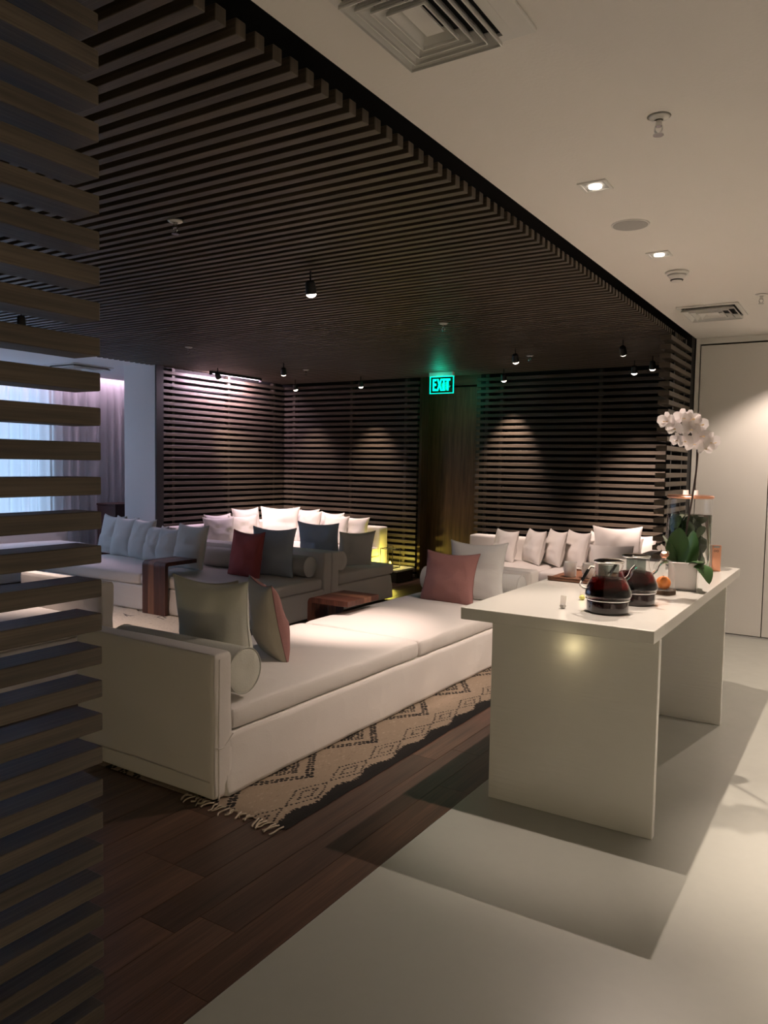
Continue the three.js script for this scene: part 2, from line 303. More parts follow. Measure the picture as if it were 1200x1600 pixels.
// ---------------------------------------------------------------- ceiling fittings
function bulbLight(group, color, intensity, angle, pen, from, to, radius = 1) {
  const L = new THREE.SpotLight(color, intensity, 0, angle, pen, 2); L.position.set(...from); L.castShadow = true; L.shadow.radius = radius; L.shadow.mapSize.set(1024, 1024); group.add(L);
  const t = new THREE.Object3D(); t.name = 'aim'; t.position.set(...to); group.add(t); L.target = t; return L;
}
function downlight(x, z, label, intensity, angle, pen = 0.5) {
  const tilt = [0, 0];
  const g = thing('recessed_downlight', label, 'light', [x, CEIL, z]);
  const s = 0.062, f = 0.012;
  for (const [a, b, c, d] of [[-s, s, -s, -s + f], [-s, s, s - f, s], [-s, -s + f, -s + f, s - f], [s - f, s, -s + f, s - f]]) mesh('trim', bx(a, b, -0.006, 0.0, c, d), M.metalWhite, g);
  mesh('can', (() => { const o = 0.05, parts = [bx(-o, o, -0.001, 0.0, -o, o)]; return parts[0]; })(), M.metalGrey, g);
  const disc = mesh('lens', new THREE.CylinderGeometry(0.028, 0.028, 0.008, 24).translate(0, -0.005, 0), M.bulb, g); disc.name = 'lens';
  bulbLight(g, WARM, intensity, angle, pen, [0, -0.012, 0], [tilt[0], -2.7, tilt[1]], 0.6);
  return g;
}
downlight(-1.072, -3.379, 'square recessed downlight shining on the teapots, beside the round speaker', 13, 0.4);
downlight(-1.082, -4.621, 'square recessed downlight between the round speaker and the smoke detector', 21, 1.05);
downlight(0.4, -3.3, 'square recessed downlight over the pale floor, off the row of ceiling fittings', 24, 0.42);
downlight(-0.3, -7.2, 'square recessed downlight close to the white double door', 14, 1.03, 0.22);
downlight(0.4, -1.9, 'square recessed downlight over the near end of the pale floor', 9, 0.42);
downlight(1.5, -5.4, 'added fill downlight out of view in the far part of the corridor', 22, 0.9);  // unseen lamp added so more light bounces up to the ceiling
downlight(1.5, 0.5, 'added fill downlight out of view near the white side wall', 34, 0.95);  // unseen lamp added as frontal fill for the near slats and table leg
{
  const s = thing('ceiling_speaker', 'round flush ceiling speaker with grey mesh between two downlights', 'speaker', [-1.083, CEIL, -3.999]);
  mesh('rim', new THREE.TorusGeometry(0.088, 0.006, 8, 40).rotateX(Math.PI / 2), M.metalWhite, s);
  mesh('grille', cyl(0.084, 0.084, 0.006, -0.006, 40), M.mesh, s);
  const d = thing('smoke_detector', 'white stepped smoke detector beyond the second downlight', 'smoke detector', [-1.08, CEIL, -5.09]);
  mesh('base', lathe([[0, -0.018], [0.066, -0.018], [0.07, -0.01], [0.07, 0], [0, 0]]), M.metalWhite, d);
  mesh('chamber', lathe([[0, -0.062], [0.026, -0.062], [0.034, -0.052], [0.05, -0.03], [0.056, -0.018], [0, -0.018]]), M.metalWhite, d);
  mesh('sensor_slot', new THREE.TorusGeometry(0.034, 0.005, 6, 28).rotateX(Math.PI / 2).translate(0, -0.05, 0), M.blackMetal, d);
}
function sprinkler(x, y, z, label) {
  const s = thing('fire_sprinkler', label, 'sprinkler', [x, y, z]);
  mesh('escutcheon', lathe([[0.014, -0.012], [0.03, -0.008], [0.04, 0], [0.014, 0]]), M.metalWhite, s);
  mesh('body', cyl(0.009, 0.012, 0.03, -0.034, 12), M.chrome, s);
  mesh('frame_arm', tube([[-0.009, -0.03, 0], [-0.013, -0.045, 0], [-0.003, -0.06, 0]], 0.003, 8, 5), M.chrome, s);
  mesh('frame_arm', tube([[0.009, -0.03, 0], [0.013, -0.045, 0], [0.003, -0.06, 0]], 0.003, 8, 5), M.chrome, s);
  mesh('deflector', cyl(0.018, 0.018, 0.003, -0.064, 16), M.chrome, s);
}
sprinkler(-0.682, CEIL, -2.834, 'sprinkler on the white ceiling between the big vent and the downlight');
sprinkler(-0.704, CEIL, -6.006, 'small sprinkler on the white ceiling beside the far air vent');
sprinkler(-2.889, SLATY, -2.658, 'sprinkler on the slatted ceiling above the long daybed, closest to the slat screen');
sprinkler(-3.006, SLATY, -5.636, 'sprinkler on the slatted ceiling in front of the exit sign');
sprinkler(-5.94, SLATY, -5.645, 'sprinkler on the slatted ceiling towards the white column');
sprinkler(-6.017, SLATY, -7.671, 'sprinkler on the slatted ceiling above the corner sofa');
sprinkler(-3.067, SLATY, -7.675, 'sprinkler on the slatted ceiling before the long white sofa');
function airVent(x0, x1, z0, z1, wide, label, n) { // square louvred diffuser; wide = flat margin at +x
  const v = thing('air_vent', label, 'air vent', [0, CEIL, 0]);
  const X1 = x1 - wide;
  mesh('plenum', bx(x0 + 0.01, x1 - 0.01, -0.002, 0.0, z0 + 0.01, z1 - 0.01), M.black, v);
  if (wide) mesh('flange', rbx(X1, x1, -0.014, -0.002, z0, z1, 0.003), M.metalWhite, v);
  const ring = (a0, a1, b0, b1, w, yo, yi) => { // sloping four-sided louvre
    const P = [[a0, b0], [a1, b0], [a1, b1], [a0, b1]], Q = [[a0 + w, b0 + w], [a1 - w, b0 + w], [a1 - w, b1 - w], [a0 + w, b1 - w]], g = new THREE.BufferGeometry(), pos = [];
    for (let k = 0; k < 4; k++) { const m = (k + 1) % 4; const A = [P[k][0], yo, P[k][1]], B = [P[m][0], yo, P[m][1]], C = [Q[m][0], yi, Q[m][1]], D = [Q[k][0], yi, Q[k][1]], t = 0.004; const up = (q) => [q[0], q[1] + t, q[2]];
      for (const f of [[A, B, C], [A, C, D], [up(A), up(C), up(B)], [up(A), up(D), up(C)], [A, up(B), B], [A, up(A), up(B)], [D, C, up(C)], [D, up(C), up(D)]]) f.forEach((q) => pos.push(...q)); }
    g.setAttribute('position', new THREE.Float32BufferAttribute(pos, 3)); g.computeVertexNormals(); g.setAttribute('uv', new THREE.Float32BufferAttribute(new Float32Array((pos.length / 3) * 2), 2)); return g;
  };
  const fw = 0.03;
  for (const [a, b, c, d] of [[x0, X1, z0, z0 + fw], [x0, X1, z1 - fw, z1], [x0, x0 + fw, z0 + fw, z1 - fw], [X1 - fw, X1, z0 + fw, z1 - fw]]) mesh('flange', bx(a, b, -0.012, -0.002, c, d), M.metalWhite, v);
  const half = Math.min(X1 - x0, z1 - z0) / 2 - fw, st = half / (n + 0.9);
  for (let k = 0; k < n; k++) { const o = fw + k * st; mesh('louvre', ring(x0 + o, X1 - o, z0 + o, z1 - o, st * 0.62, -0.036, -0.006), M.metalWhite, v); }
  for (let k = 0; k < n; k++) { const o = fw + k * st, t = 0.003, A = x0 + o, B = X1 - o, C = z0 + o, D = z1 - o; mesh('louvre_lip', mergeGeometries([bx(A, B, -0.042, -0.034, C, C + t), bx(A, B, -0.042, -0.034, D - t, D), bx(A, A + t, -0.042, -0.034, C + t, D - t), bx(B - t, B, -0.042, -0.034, C + t, D - t)]), M.metalWhite, v); }
  const o = fw + n * st; mesh('centre_plate', bx(x0 + o, X1 - o, -0.024, -0.018, z0 + o, z1 - o), M.metalWhite, v);
  return v;
}
airVent(-1.262, -0.845, -2.1, -1.66, 0.06, 'large louvred square air vent over the pale floor', 4);
airVent(-1.31, -0.875, -6.7, -6.18, 0.0, 'shallow louvred air vent near the white double door', 3);
{ const v = airVent(-8.9, -8.3, -6.6, -6.0, 0, 'louvred air vent on the window bay ceiling beside the column', 3); v.position.y = 2.72; }
// small black spotlights hanging under the slats
function hangSpot(x, z, aim, intensity, angle, color, label) {
  const g = thing('hanging_spotlight', label, 'spotlight', [x, SLATY, z]);
  const d = V(aim[0] - x, aim[1] - 2.6, aim[2] - z).normalize(), q = new THREE.Quaternion().setFromUnitVectors(V(0, -1, 0), d);
  mesh('stem', cyl(0.006, 0.006, 0.075, -0.07, 8), M.blackMetal, g);
  const head = mesh('housing', lathe([[0, 0.03], [0.022, 0.03], [0.03, 0.015], [0.034, -0.05], [0.03, -0.05], [0.026, -0.03], [0, -0.03]], 20), M.blackMetal, g);
  head.position.set(0, -0.085, 0); head.quaternion.copy(q);
  const lens = mesh('lens', new THREE.SphereGeometry(0.031, 16, 10).scale(1, 0.7, 1), M.bulb, g); lens.position.copy(head.position).addScaledVector(d, 0.05); lens.quaternion.copy(q);
  const c = lens.position.clone(); bulbLight(g, color, intensity, angle, 0.75, [c.x, c.y, c.z], [c.x + d.x, c.y + d.y, c.z + d.z], 0.8);
}
hangSpot(-2.918, -3.755, [-3.0, 0.4, -4.3], 22, 0.33, ROSE, 'black hanging spotlight above the long daybed, the largest in view');
hangSpot(-5.612, -3.6, [-5.9, 0, -3.9], 18, 0.6, ROSE, 'black hanging spotlight seen beside the tall slat screen');
hangSpot(-5.852, -7.04, [-6.7, 0.5, -8.2], 21, 0.45, ROSE, 'black hanging spotlight in front of the corner sofa pillows');
hangSpot(-6.921, -7.056, [-7.46, 1.3, -8.25], 22, 0.36, WARM, 'black hanging spotlight close to the slatted side wall');
hangSpot(-6.903, -8.56, [-6.85, 0.8, -9.0], 9, 0.5, ROSE, 'black hanging spotlight in the corner of the two slatted walls');
hangSpot(-5.8, -8.57, [-5.85, 0.8, -9.0], 15, 0.5, ROSE, 'black hanging spotlight before the slatted wall near the brown door');
hangSpot(-3.007, -7.143, [-3.1, 0.4, -8.2], 15, 0.5, ROSE, 'black hanging spotlight midway along the long white sofa');
hangSpot(-3.77, -8.62, [-3.82, 1.5, -9.0], 18, 0.45, ROSE, 'small black hanging spotlight lighting the top of the slats beside the exit sign');
hangSpot(-1.949, -7.094, [-2.2, 1.0, -9.0], 44, 0.34, ROSE, 'black hanging spotlight facing the white end of the long sofa, lowest beam');
hangSpot(-2.206, -8.503, [-2.25, 0.6, -9.0], 6, 0.45, ROSE, 'small black hanging spotlight tight against the slatted wall by the long sofa');
hangSpot(-1.95, -8.22, [-2.05, 0.9, -9.0], 8, 0.42, ROSE, 'black hanging spotlight in the far corner beside the short slatted screen');
{ // linear light and end shields added to tint the slatted side wall pink
  const g = thing('added_wall_light', 'added slim linear light tinting the top of the slatted side wall pink', 'light', [LEFT + 0.24, SLATY - 0.03, -7.72]);
  mesh('profile', bx(-0.012, 0.012, 0.0, 0.028, -0.47, 0.47), M.blackMetal, g);
  for (const q of [-1, 1]) mesh('end_shield', bx(-0.03, 0.02, -0.02, 0.028, q * 0.475 - 0.003, q * 0.475 + 0.003), M.blackMetal, g);
  const e = mesh('diffuser', bx(-0.008, 0.008, -0.004, 0.0, -0.45, 0.45), M.ledStrip, g); e.name = 'diffuser';
  const L = new THREE.RectAreaLight(LED, 800, 0.04, 0.9); L.position.set(0, -0.008, 0); L.rotation.set(-Math.PI / 2, 0, 0); L.rotateY(0.8); g.add(L);
}
// EXIT sign
const font = await new FontLoader().loadAsync('fonts/droid/droid_sans_bold.typeface.json');
{
  const s = thing('exit_sign', 'glowing green EXIT sign hanging in front of the brown door', 'sign', [-4.595, 2.44, -8.6]);
  mesh('mount', bx(-0.165, 0.165, 0.21, 0.258, -0.03, 0.03), M.metalWhite, s);
  mesh('acrylic_panel', rbx(-0.165, 0.165, 0, 0.21, -0.005, 0.005, 0.002), M.exitPane, s);
  for (const [a, b, c, d] of [[-0.168, 0.168, -0.004, 0.004], [-0.168, 0.168, 0.203, 0.21], [-0.168, -0.16, 0, 0.21], [0.16, 0.168, 0, 0.21]]) mesh('glowing_edge', bx(a, b, c, d, -0.007, 0.007), M.exitGreen, s);
  const t = new TextGeometry('EXIT', { font, size: 0.125, depth: 0.006, curveSegments: 4 }); t.computeBoundingBox(); const w = t.boundingBox.max.x - t.boundingBox.min.x;
  t.translate(-t.boundingBox.min.x - w / 2, 0, 0); t.scale(0.245 / w, 1.2, 1); t.translate(0, 0.03, 0.006); mesh('lettering', t, M.exitGreen, s);
  const L = new THREE.PointLight(GREEN, 0.16, 0, 2); L.position.set(0, 0.1, 0.1); L.castShadow = true; L.shadow.radius = 3; s.add(L);
  const L2 = new THREE.PointLight(GREEN, 0.1, 0, 2); L2.position.set(0, 0.1, -0.06); L2.castShadow = true; L2.shadow.radius = 3; s.add(L2);
}

// ---------------------------------------------------------------- sofas
let softSeed = 1;
function sofa(name, label, category, base, cushions, panels, seams = []) {
  let turn = 0; if (base[0][6]) turn = base[0][6];
  const o = thing(name, label, category, [(base[0][0] + base[0][1]) / 2, 0, (base[0][4] + base[0][5]) / 2]), ox = o.position.x, oz = o.position.z; o.rotation.y = turn;
  const add = (n, b, opt) => mesh(n, soft(b[0] - ox, b[1] - ox, b[2], b[3], b[4] - oz, b[5] - oz, { s: softSeed++, ...opt }), M.linen, o);
  base.forEach((b) => add('slipcover_base', b, { r: 0.015, wob: 0.012, flare: 0.06 }));
  cushions.forEach((b) => add('seat_cushion', b, { r: 0.035, puff: 0.03, wob: 0.006 }));
  panels.forEach(([n, ...b]) => add(n, b, { r: 0.022, wob: 0.007 }));
  seams.forEach((pts) => mesh('seam', tube(pts.map(([x, y, z]) => [x - ox, y, z - oz]), 0.003, 12, 5), M.linen, o));
  return o;
}
sofa('daybed', 'long white slipcovered daybed with low arms on the patterned rug', 'daybed',
  [[-3.38, -2.4, 0.014, 0.3, -6.2, -2.55, -0.016]], [[-3.38, -2.405, 0.3, 0.415, -4.29, -2.585], [-3.38, -2.405, 0.3, 0.415, -6.11, -4.292]],
  [['arm', -3.4, -2.4, 0.014, 0.685, -2.59, -2.47], ['arm', -3.4, -2.4, 0.014, 0.66, -6.31, -6.11]],
  [[[-2.397, 0.02, -2.5], [-2.397, 0.3, -2.498], [-2.397, 0.66, -2.5]], [[-2.397, 0.26, -2.48], [-2.397, 0.25, -2.52], [-2.397, 0.3, -2.59]], [[-3.3, 0.1, -2.466], [-2.9, 0.105, -2.464], [-2.42, 0.1, -2.466]]]);
sofa('daybed', 'wide grey-white daybed behind the wooden side tables with its low back to the corner sofa', 'daybed',
  [[-7.85, -4.6, 0.014, 0.27, -6.25, -5.27]], [[-7.86, -6.25, 0.27, 0.39, -6.18, -5.27], [-6.248, -4.605, 0.27, 0.39, -6.18, -5.27]],
  [['back', -7.6, -4.6, 0.014, 0.645, -6.325, -6.19]]);
sofa('daybed', 'white daybed standing back to back with the wide one, facing the corner sofa', 'daybed',
  [[-6.5, -4.6, 0.014, 0.28, -7.5, -6.4]], [[-6.5, -4.605, 0.28, 0.4, -7.56, -6.46]],
  [['back', -6.5, -4.6, 0.014, 0.64, -6.46, -6.33]]);
sofa('daybed', 'white daybed mostly hidden behind the tall slat screen', 'daybed',
  [[-5.6, -4.62, 0.014, 0.3, -3.6, -1.2]], [[-5.6, -4.625, 0.3, 0.415, -3.55, -1.3]],
  [['arm', -5.6, -4.62, 0.014, 0.66, -3.67, -3.55], ['arm', -5.6, -4.62, 0.014, 0.66, -1.3, -1.18]]);
sofa('corner_sofa', 'brightly lit white corner sofa full of pillows against the slatted walls', 'sofa',
  [[-7.4, -5.57, 0.0, 0.3, -8.93, -8.1], [-7.4, -6.55, 0.0, 0.3, -8.1, -6.64]],
  [[-7.2, -5.575, 0.3, 0.42, -8.75, -8.08], [-7.2, -6.53, 0.3, 0.42, -8.07, -6.66]],
  [['back', -7.42, -5.57, 0.0, 0.69, -8.95, -8.75], ['back', -7.42, -7.2, 0.0, 0.72, -8.75, -6.63]]);
sofa('long_sofa', 'long white sofa behind the table against the slatted wall', 'sofa',
  [[-4.2, -1.75, 0.0, 0.29, -8.9, -7.9]], [[-4.2, -3.0, 0.29, 0.41, -8.72, -7.9], [-2.998, -1.76, 0.29, 0.41, -8.72, -7.9]],
  [['back', -4.23, -1.7, 0.0, 0.68, -8.95, -8.72], ['arm', -1.95, -1.7, 0.0, 0.68, -8.72, -7.9]]);
sofa('window_bench', 'low white bench below the sheer curtains', 'bench',
  [[-9.5, -8.9, 0.0, 0.3, -6.6, -3.6]], [[-9.5, -8.88, 0.3, 0.42, -6.6, -3.6]], [['back', -9.55, -9.4, 0.0, 0.55, -6.7, -5.4]]);
{ const c = thing('dark_cabinet', 'low dark brown cabinet at the foot of the pinkish curtain', 'cabinet', [-9.3, 0, -7.6]); mesh('body', rbx(-0.2, 0.2, 0.04, 0.88, -0.45, 0.35, 0.006), M.brown, c); mesh('top', rbx(-0.21, 0.21, 0.88, 0.905, -0.46, 0.36, 0.004), M.brown, c); mesh('plinth', bx(-0.18, 0.18, 0, 0.04, -0.42, 0.32), M.blackMetal, c); }

// bolsters: cylinders with flat piped ends, lying along x
function bolster(x0, x1, y, z, r, mat, label, squash = 1) {
  const g = thing('bolster', label, 'bolster', [(x0 + x1) / 2, y, z], 0), h = (x1 - x0) / 2;
  const prof = [[0, -h + 0.004], [r * 0.5, -h], [r * 0.93, -h + 0.002], [r, -h + 0.012], [r * 1.01, 0], [r, h - 0.012], [r * 0.93, h - 0.002], [r * 0.5, h], [0, h - 0.004]];
  const b = lathe(prof, 36).rotateZ(-Math.PI / 2).scale(1, squash, 1); b.translate(0, r * squash, 0); mesh('roll', metreUV(b), mat, g);
  for (const s of [-1, 1]) mesh('piping', new THREE.TorusGeometry(r * 0.985, 0.004, 6, 40).rotateY(Math.PI / 2).scale(1, squash, 1).translate(s * (h - 0.004), r * squash, 0), mat, g);
  return g;
}
bolster(-3.33, -2.46, 0.45, -2.7, 0.11, M.linenSage, 'pale round bolster lying behind the arm of the long daybed, beside the slat screen');
bolster(-3.33, -2.41, 0.44, -6.0, 0.1, M.linenGrey, 'grey round bolster at the end of the long daybed behind the table');
bolster(-6.1, -4.68, 0.405, -6.07, 0.105, M.linenGrey, 'long grey bolster along the low back of the wide daybed');
bolster(-6.1, -4.66, 0.42, -6.58, 0.1, M.linen, 'long white bolster on the daybed facing the corner sofa');

// pillows with pulled corners
function pillowShape(w, h, t, side, seed) {
  const N = 22, g = new THREE.PlaneGeometry(2, 2, N, N), p = g.attributes.position, idx = g.index.array.slice();
  for (let i = 0; i < p.count; i++) {
    const e = (q) => Math.sign(q) * (1 - Math.pow(Math.max(0, 1 - Math.abs(q)), 1.35)), u = e(p.getX(i)), v = e(p.getY(i));
    const body = Math.pow(Math.max(0, (1 - u * u) * (1 - v * v)), 0.42);
    const wr = (vnoise(u * 3 + 9 + seed, v * 3 + 9, 99, 99, 70 + seed) - 0.5) * 0.05 * w + Math.sin((u + v) * 9 + seed) * 0.004 * (Math.abs(u * v));
    const sag = v < 0 ? 1.12 : 0.95;
    p.setXYZ(i, (u * w / 2) * (1 - 0.11 * (1 - v * v)) * (v < -0.5 ? 1.01 : 1), (v * h / 2) * (1 - (v > 0 ? 0.14 : 0.05) * (1 - u * u)) + h / 2, side * (t / 2 * body * sag + wr * body));
  }
  if (side < 0) { for (let k = 0; k < idx.length; k += 3) { const q = idx[k]; idx[k] = idx[k + 1]; idx[k + 1] = q; } g.setIndex(new THREE.BufferAttribute(idx, 1)); }
  const uv = new Float32Array(p.count * 2); for (let i = 0; i < p.count; i++) { uv[2 * i] = p.getX(i) + seed * 0.37; uv[2 * i + 1] = p.getY(i) + seed * 0.21; }
  g.setAttribute('uv', new THREE.BufferAttribute(uv, 2)); g.computeVertexNormals(); return g;
}
let pillowSeed = 0; const D2R = Math.PI / 180;
function pillow(label, [x, y, z], yaw, lean, w, h, t, front, back = front, group, roll = 0) {
  const g = thing('pillow', label, 'pillow', [x, y, z], yaw * D2R, group), s = ++pillowSeed;
  const tilt = (m) => { m.rotation.set(-lean * D2R, 0, roll * D2R, 'XYZ'); return m; };
  tilt(mesh('front_panel', pillowShape(w, h, t, 1, s), front, g)); tilt(mesh('back_panel', pillowShape(w, h, t, -1, s + 40), back, g));
  const c = []; for (let k = 0; k < 80; k++) { const f = k / 80 * 4, e = Math.floor(f), q = (f - e) * 2 - 1, [u, v] = [[q, -1], [1, q], [-q, 1], [-1, -q]][e]; c.push([(u * w / 2) * (1 - 0.11 * (1 - v * v)) * (v < -0.5 ? 1.01 : 1), (v * h / 2) * (1 - (v > 0 ? 0.14 : 0.05) * (1 - u * u)) + h / 2, 0]); }
  tilt(mesh('seam', tube(c, 0.0025, 160, 5, true), front, g));
  return g;
}
const S1 = 0.425, S2 = 0.4;
pillow('large pale sage pillow propped on the long daybed beside the slat screen', [-2.86, S1, -2.93], 4, -8, 0.5, 0.53, 0.17, M.linenSage);
pillow('two-sided sand and rose pillow turned edge-on beside the sage pillow', [-2.87, S1, -3.4], 148, 12, 0.44, 0.46, 0.17, M.rose, M.linenSand);
pillow('sand pillow hardly seen behind the sage pillow, one corner showing', [-3.17, S1, -3.2], 10, -6, 0.4, 0.46, 0.13, M.linenSand);
pillow('dusty rose pillow at the table end of the long daybed', [-2.86, S1, -5.5], -3, 14, 0.5, 0.43, 0.16, M.rose);
pillow('pale grey-blue pillow behind the dusty rose one on the long daybed', [-2.73, S1, -5.76], 8, 12, 0.5, 0.5, 0.16, M.linenGrey);
pillow('wine red pillow standing on the wide daybed', [-5.2, S2, -5.66], -6, 10, 0.46, 0.47, 0.16, M.wine);
pillow('grey pillow leaning behind the wine red one', [-5.03, S2, -5.88], 10, 8, 0.5, 0.5, 0.16, M.linenBlue);
pillow('slate blue pillow standing above the low back between the two daybeds', [-5.1, 0.43, -6.78], 6, -5, 0.53, 0.47, 0.16, M.linenBlue);
pillow('sand grey pillow slumped beside the slate blue one', [-4.73, 0.43, -6.9], 62, -14, 0.44, 0.4, 0.16, M.linenGrey);
[['hindmost of the grey pillows on the wide daybed, tucked behind the row', -7.76, -6.08, 0.5, -8], ['grey pillow heading the row on the wide daybed beside the bench end', -7.44, -6.0, 0.5, -10], ['grey pillow second in the row on the wide daybed', -7.06, -5.93, 0.5, -12], ['grey pillow third in the row on the wide daybed', -6.74, -5.86, 0.44, -13], ['grey pillow fourth in the row on the wide daybed, behind the tall walnut table', -6.45, -5.79, 0.44, -12], ['grey pillow closing the row on the wide daybed next to the bolster', -6.05, -5.72, 0.5, -6]].forEach(([l, x, z, w, yaw]) => pillow(l, [x, S2, z], yaw, 12, w, w * 0.97, 0.17, M.linenGrey, M.linenGrey, 'grey pillows in a row on the wide daybed'));
[['tall cream pillow in the very corner of the corner sofa', -6.98, -8.33, 32, 0.56, 0.5], ['cream pillow at the column end of the corner sofa', -6.9, -7.12, 74, 0.45, 0.42], ['cream pillow half hidden, second along the side wing of the corner sofa', -7.09, -7.32, 84, 0.44, 0.44], ['cream pillow third along the side wing of the corner sofa', -6.9, -7.57, 74, 0.44, 0.42], ['tall cream pillow beside the corner one on the side wing', -7.09, -7.86, 84, 0.48, 0.5],
  ['cream pillow tucked just behind the corner one on the back wing', -6.82, -8.64, 4, 0.46, 0.47], ['cream pillow next to the corner group on the back wing', -6.6, -8.45, -8, 0.42, 0.46], ['cream pillow in the middle of the back wing', -6.35, -8.63, -6, 0.42, 0.44], ['cream pillow hiding behind the last one of the back wing', -6.15, -8.47, 0, 0.42, 0.41], ['cream pillow at the lantern end of the corner sofa', -5.93, -8.6, 2, 0.46, 0.4]].forEach(([l, x, z, yaw, w, h]) => pillow(l, [x, 0.43, z], yaw, 13, w, h, 0.17, M.linen, M.linen, 'cream pillows on the corner sofa'));
[['white pillow at the door end of the long sofa', -3.62, -8.36, -34, 0.46, 0.38], ['white pillow second from the door end of the long sofa', -3.28, -8.4, -44, 0.45, 0.4], ['white pillow third from the door end of the long sofa', -3.04, -8.42, -46, 0.45, 0.41], ['white pillow fourth from the door end of the long sofa', -2.8, -8.45, -40, 0.46, 0.41], ['white pillow fifth from the door end of the long sofa', -2.56, -8.45, -44, 0.45, 0.41], ['tall white pillow in the table end of the long sofa', -2.26, -8.32, 22, 0.52, 0.5], ['white pillow lying low at the table end of the long sofa', -2.2, -7.98, 24, 0.46, 0.38], ['small white pillow wedged against the arm of the long sofa', -2.12, -8.6, -6, 0.36, 0.4]].forEach(([l, x, z, yaw, w, h]) => pillow(l, [x, 0.425, z], yaw, l.includes('lying low') ? 38 : 12, w, h, 0.17, M.linen, M.linen, 'white pillows on the long sofa'));

// ---------------------------------------------------------------- side tables (bent boards) and rugs
function bentTable(label, pos, turn, len, w, h) { // leg at local x = 0, top reaching to +x
  const t = thing('side_table', label, 'side table', pos, turn), r = 0.05, th = 0.04, n = 4, bw = w / n;
  const s = new THREE.Shape(); s.moveTo(0, 0); s.lineTo(0, h - r); s.quadraticCurveTo(0, h, r, h); s.lineTo(len, h); s.lineTo(len, h - th); s.lineTo(r, h - th); s.quadraticCurveTo(th, h - th, th, h - r - 0.005); s.lineTo(th, 0); s.closePath();
  const gs = metreUV(new THREE.ExtrudeGeometry(s, { depth: bw - 0.0015, bevelEnabled: false, curveSegments: 8 }));
  for (let k = 0; k < n; k++) { const m = mesh('board', gs, k % 3 === 1 ? M.walnutPale : M.walnut, t); m.position.z = -w / 2 + k * bw; }
  return t;
}
bentTable('low bent walnut side table reaching over the edge of the long daybed', [-3.555, 0, -4.79], 0, 0.37, 0.42, 0.535);
bentTable('tall bent walnut side table standing on the pale rug before the wide daybed', [-5.96, 0.014, -5.2], Math.PI / 2, 0.42, 0.33, 0.53);
function rugCanvas(W, H, draw) { const c = document.createElement('canvas'); c.width = W; c.height = H; const x = c.getContext('2d'); draw(x, W, H); const t = new THREE.CanvasTexture(c); t.colorSpace = THREE.SRGBColorSpace; t.wrapS = t.wrapT = THREE.ClampToEdgeWrapping; return t; }
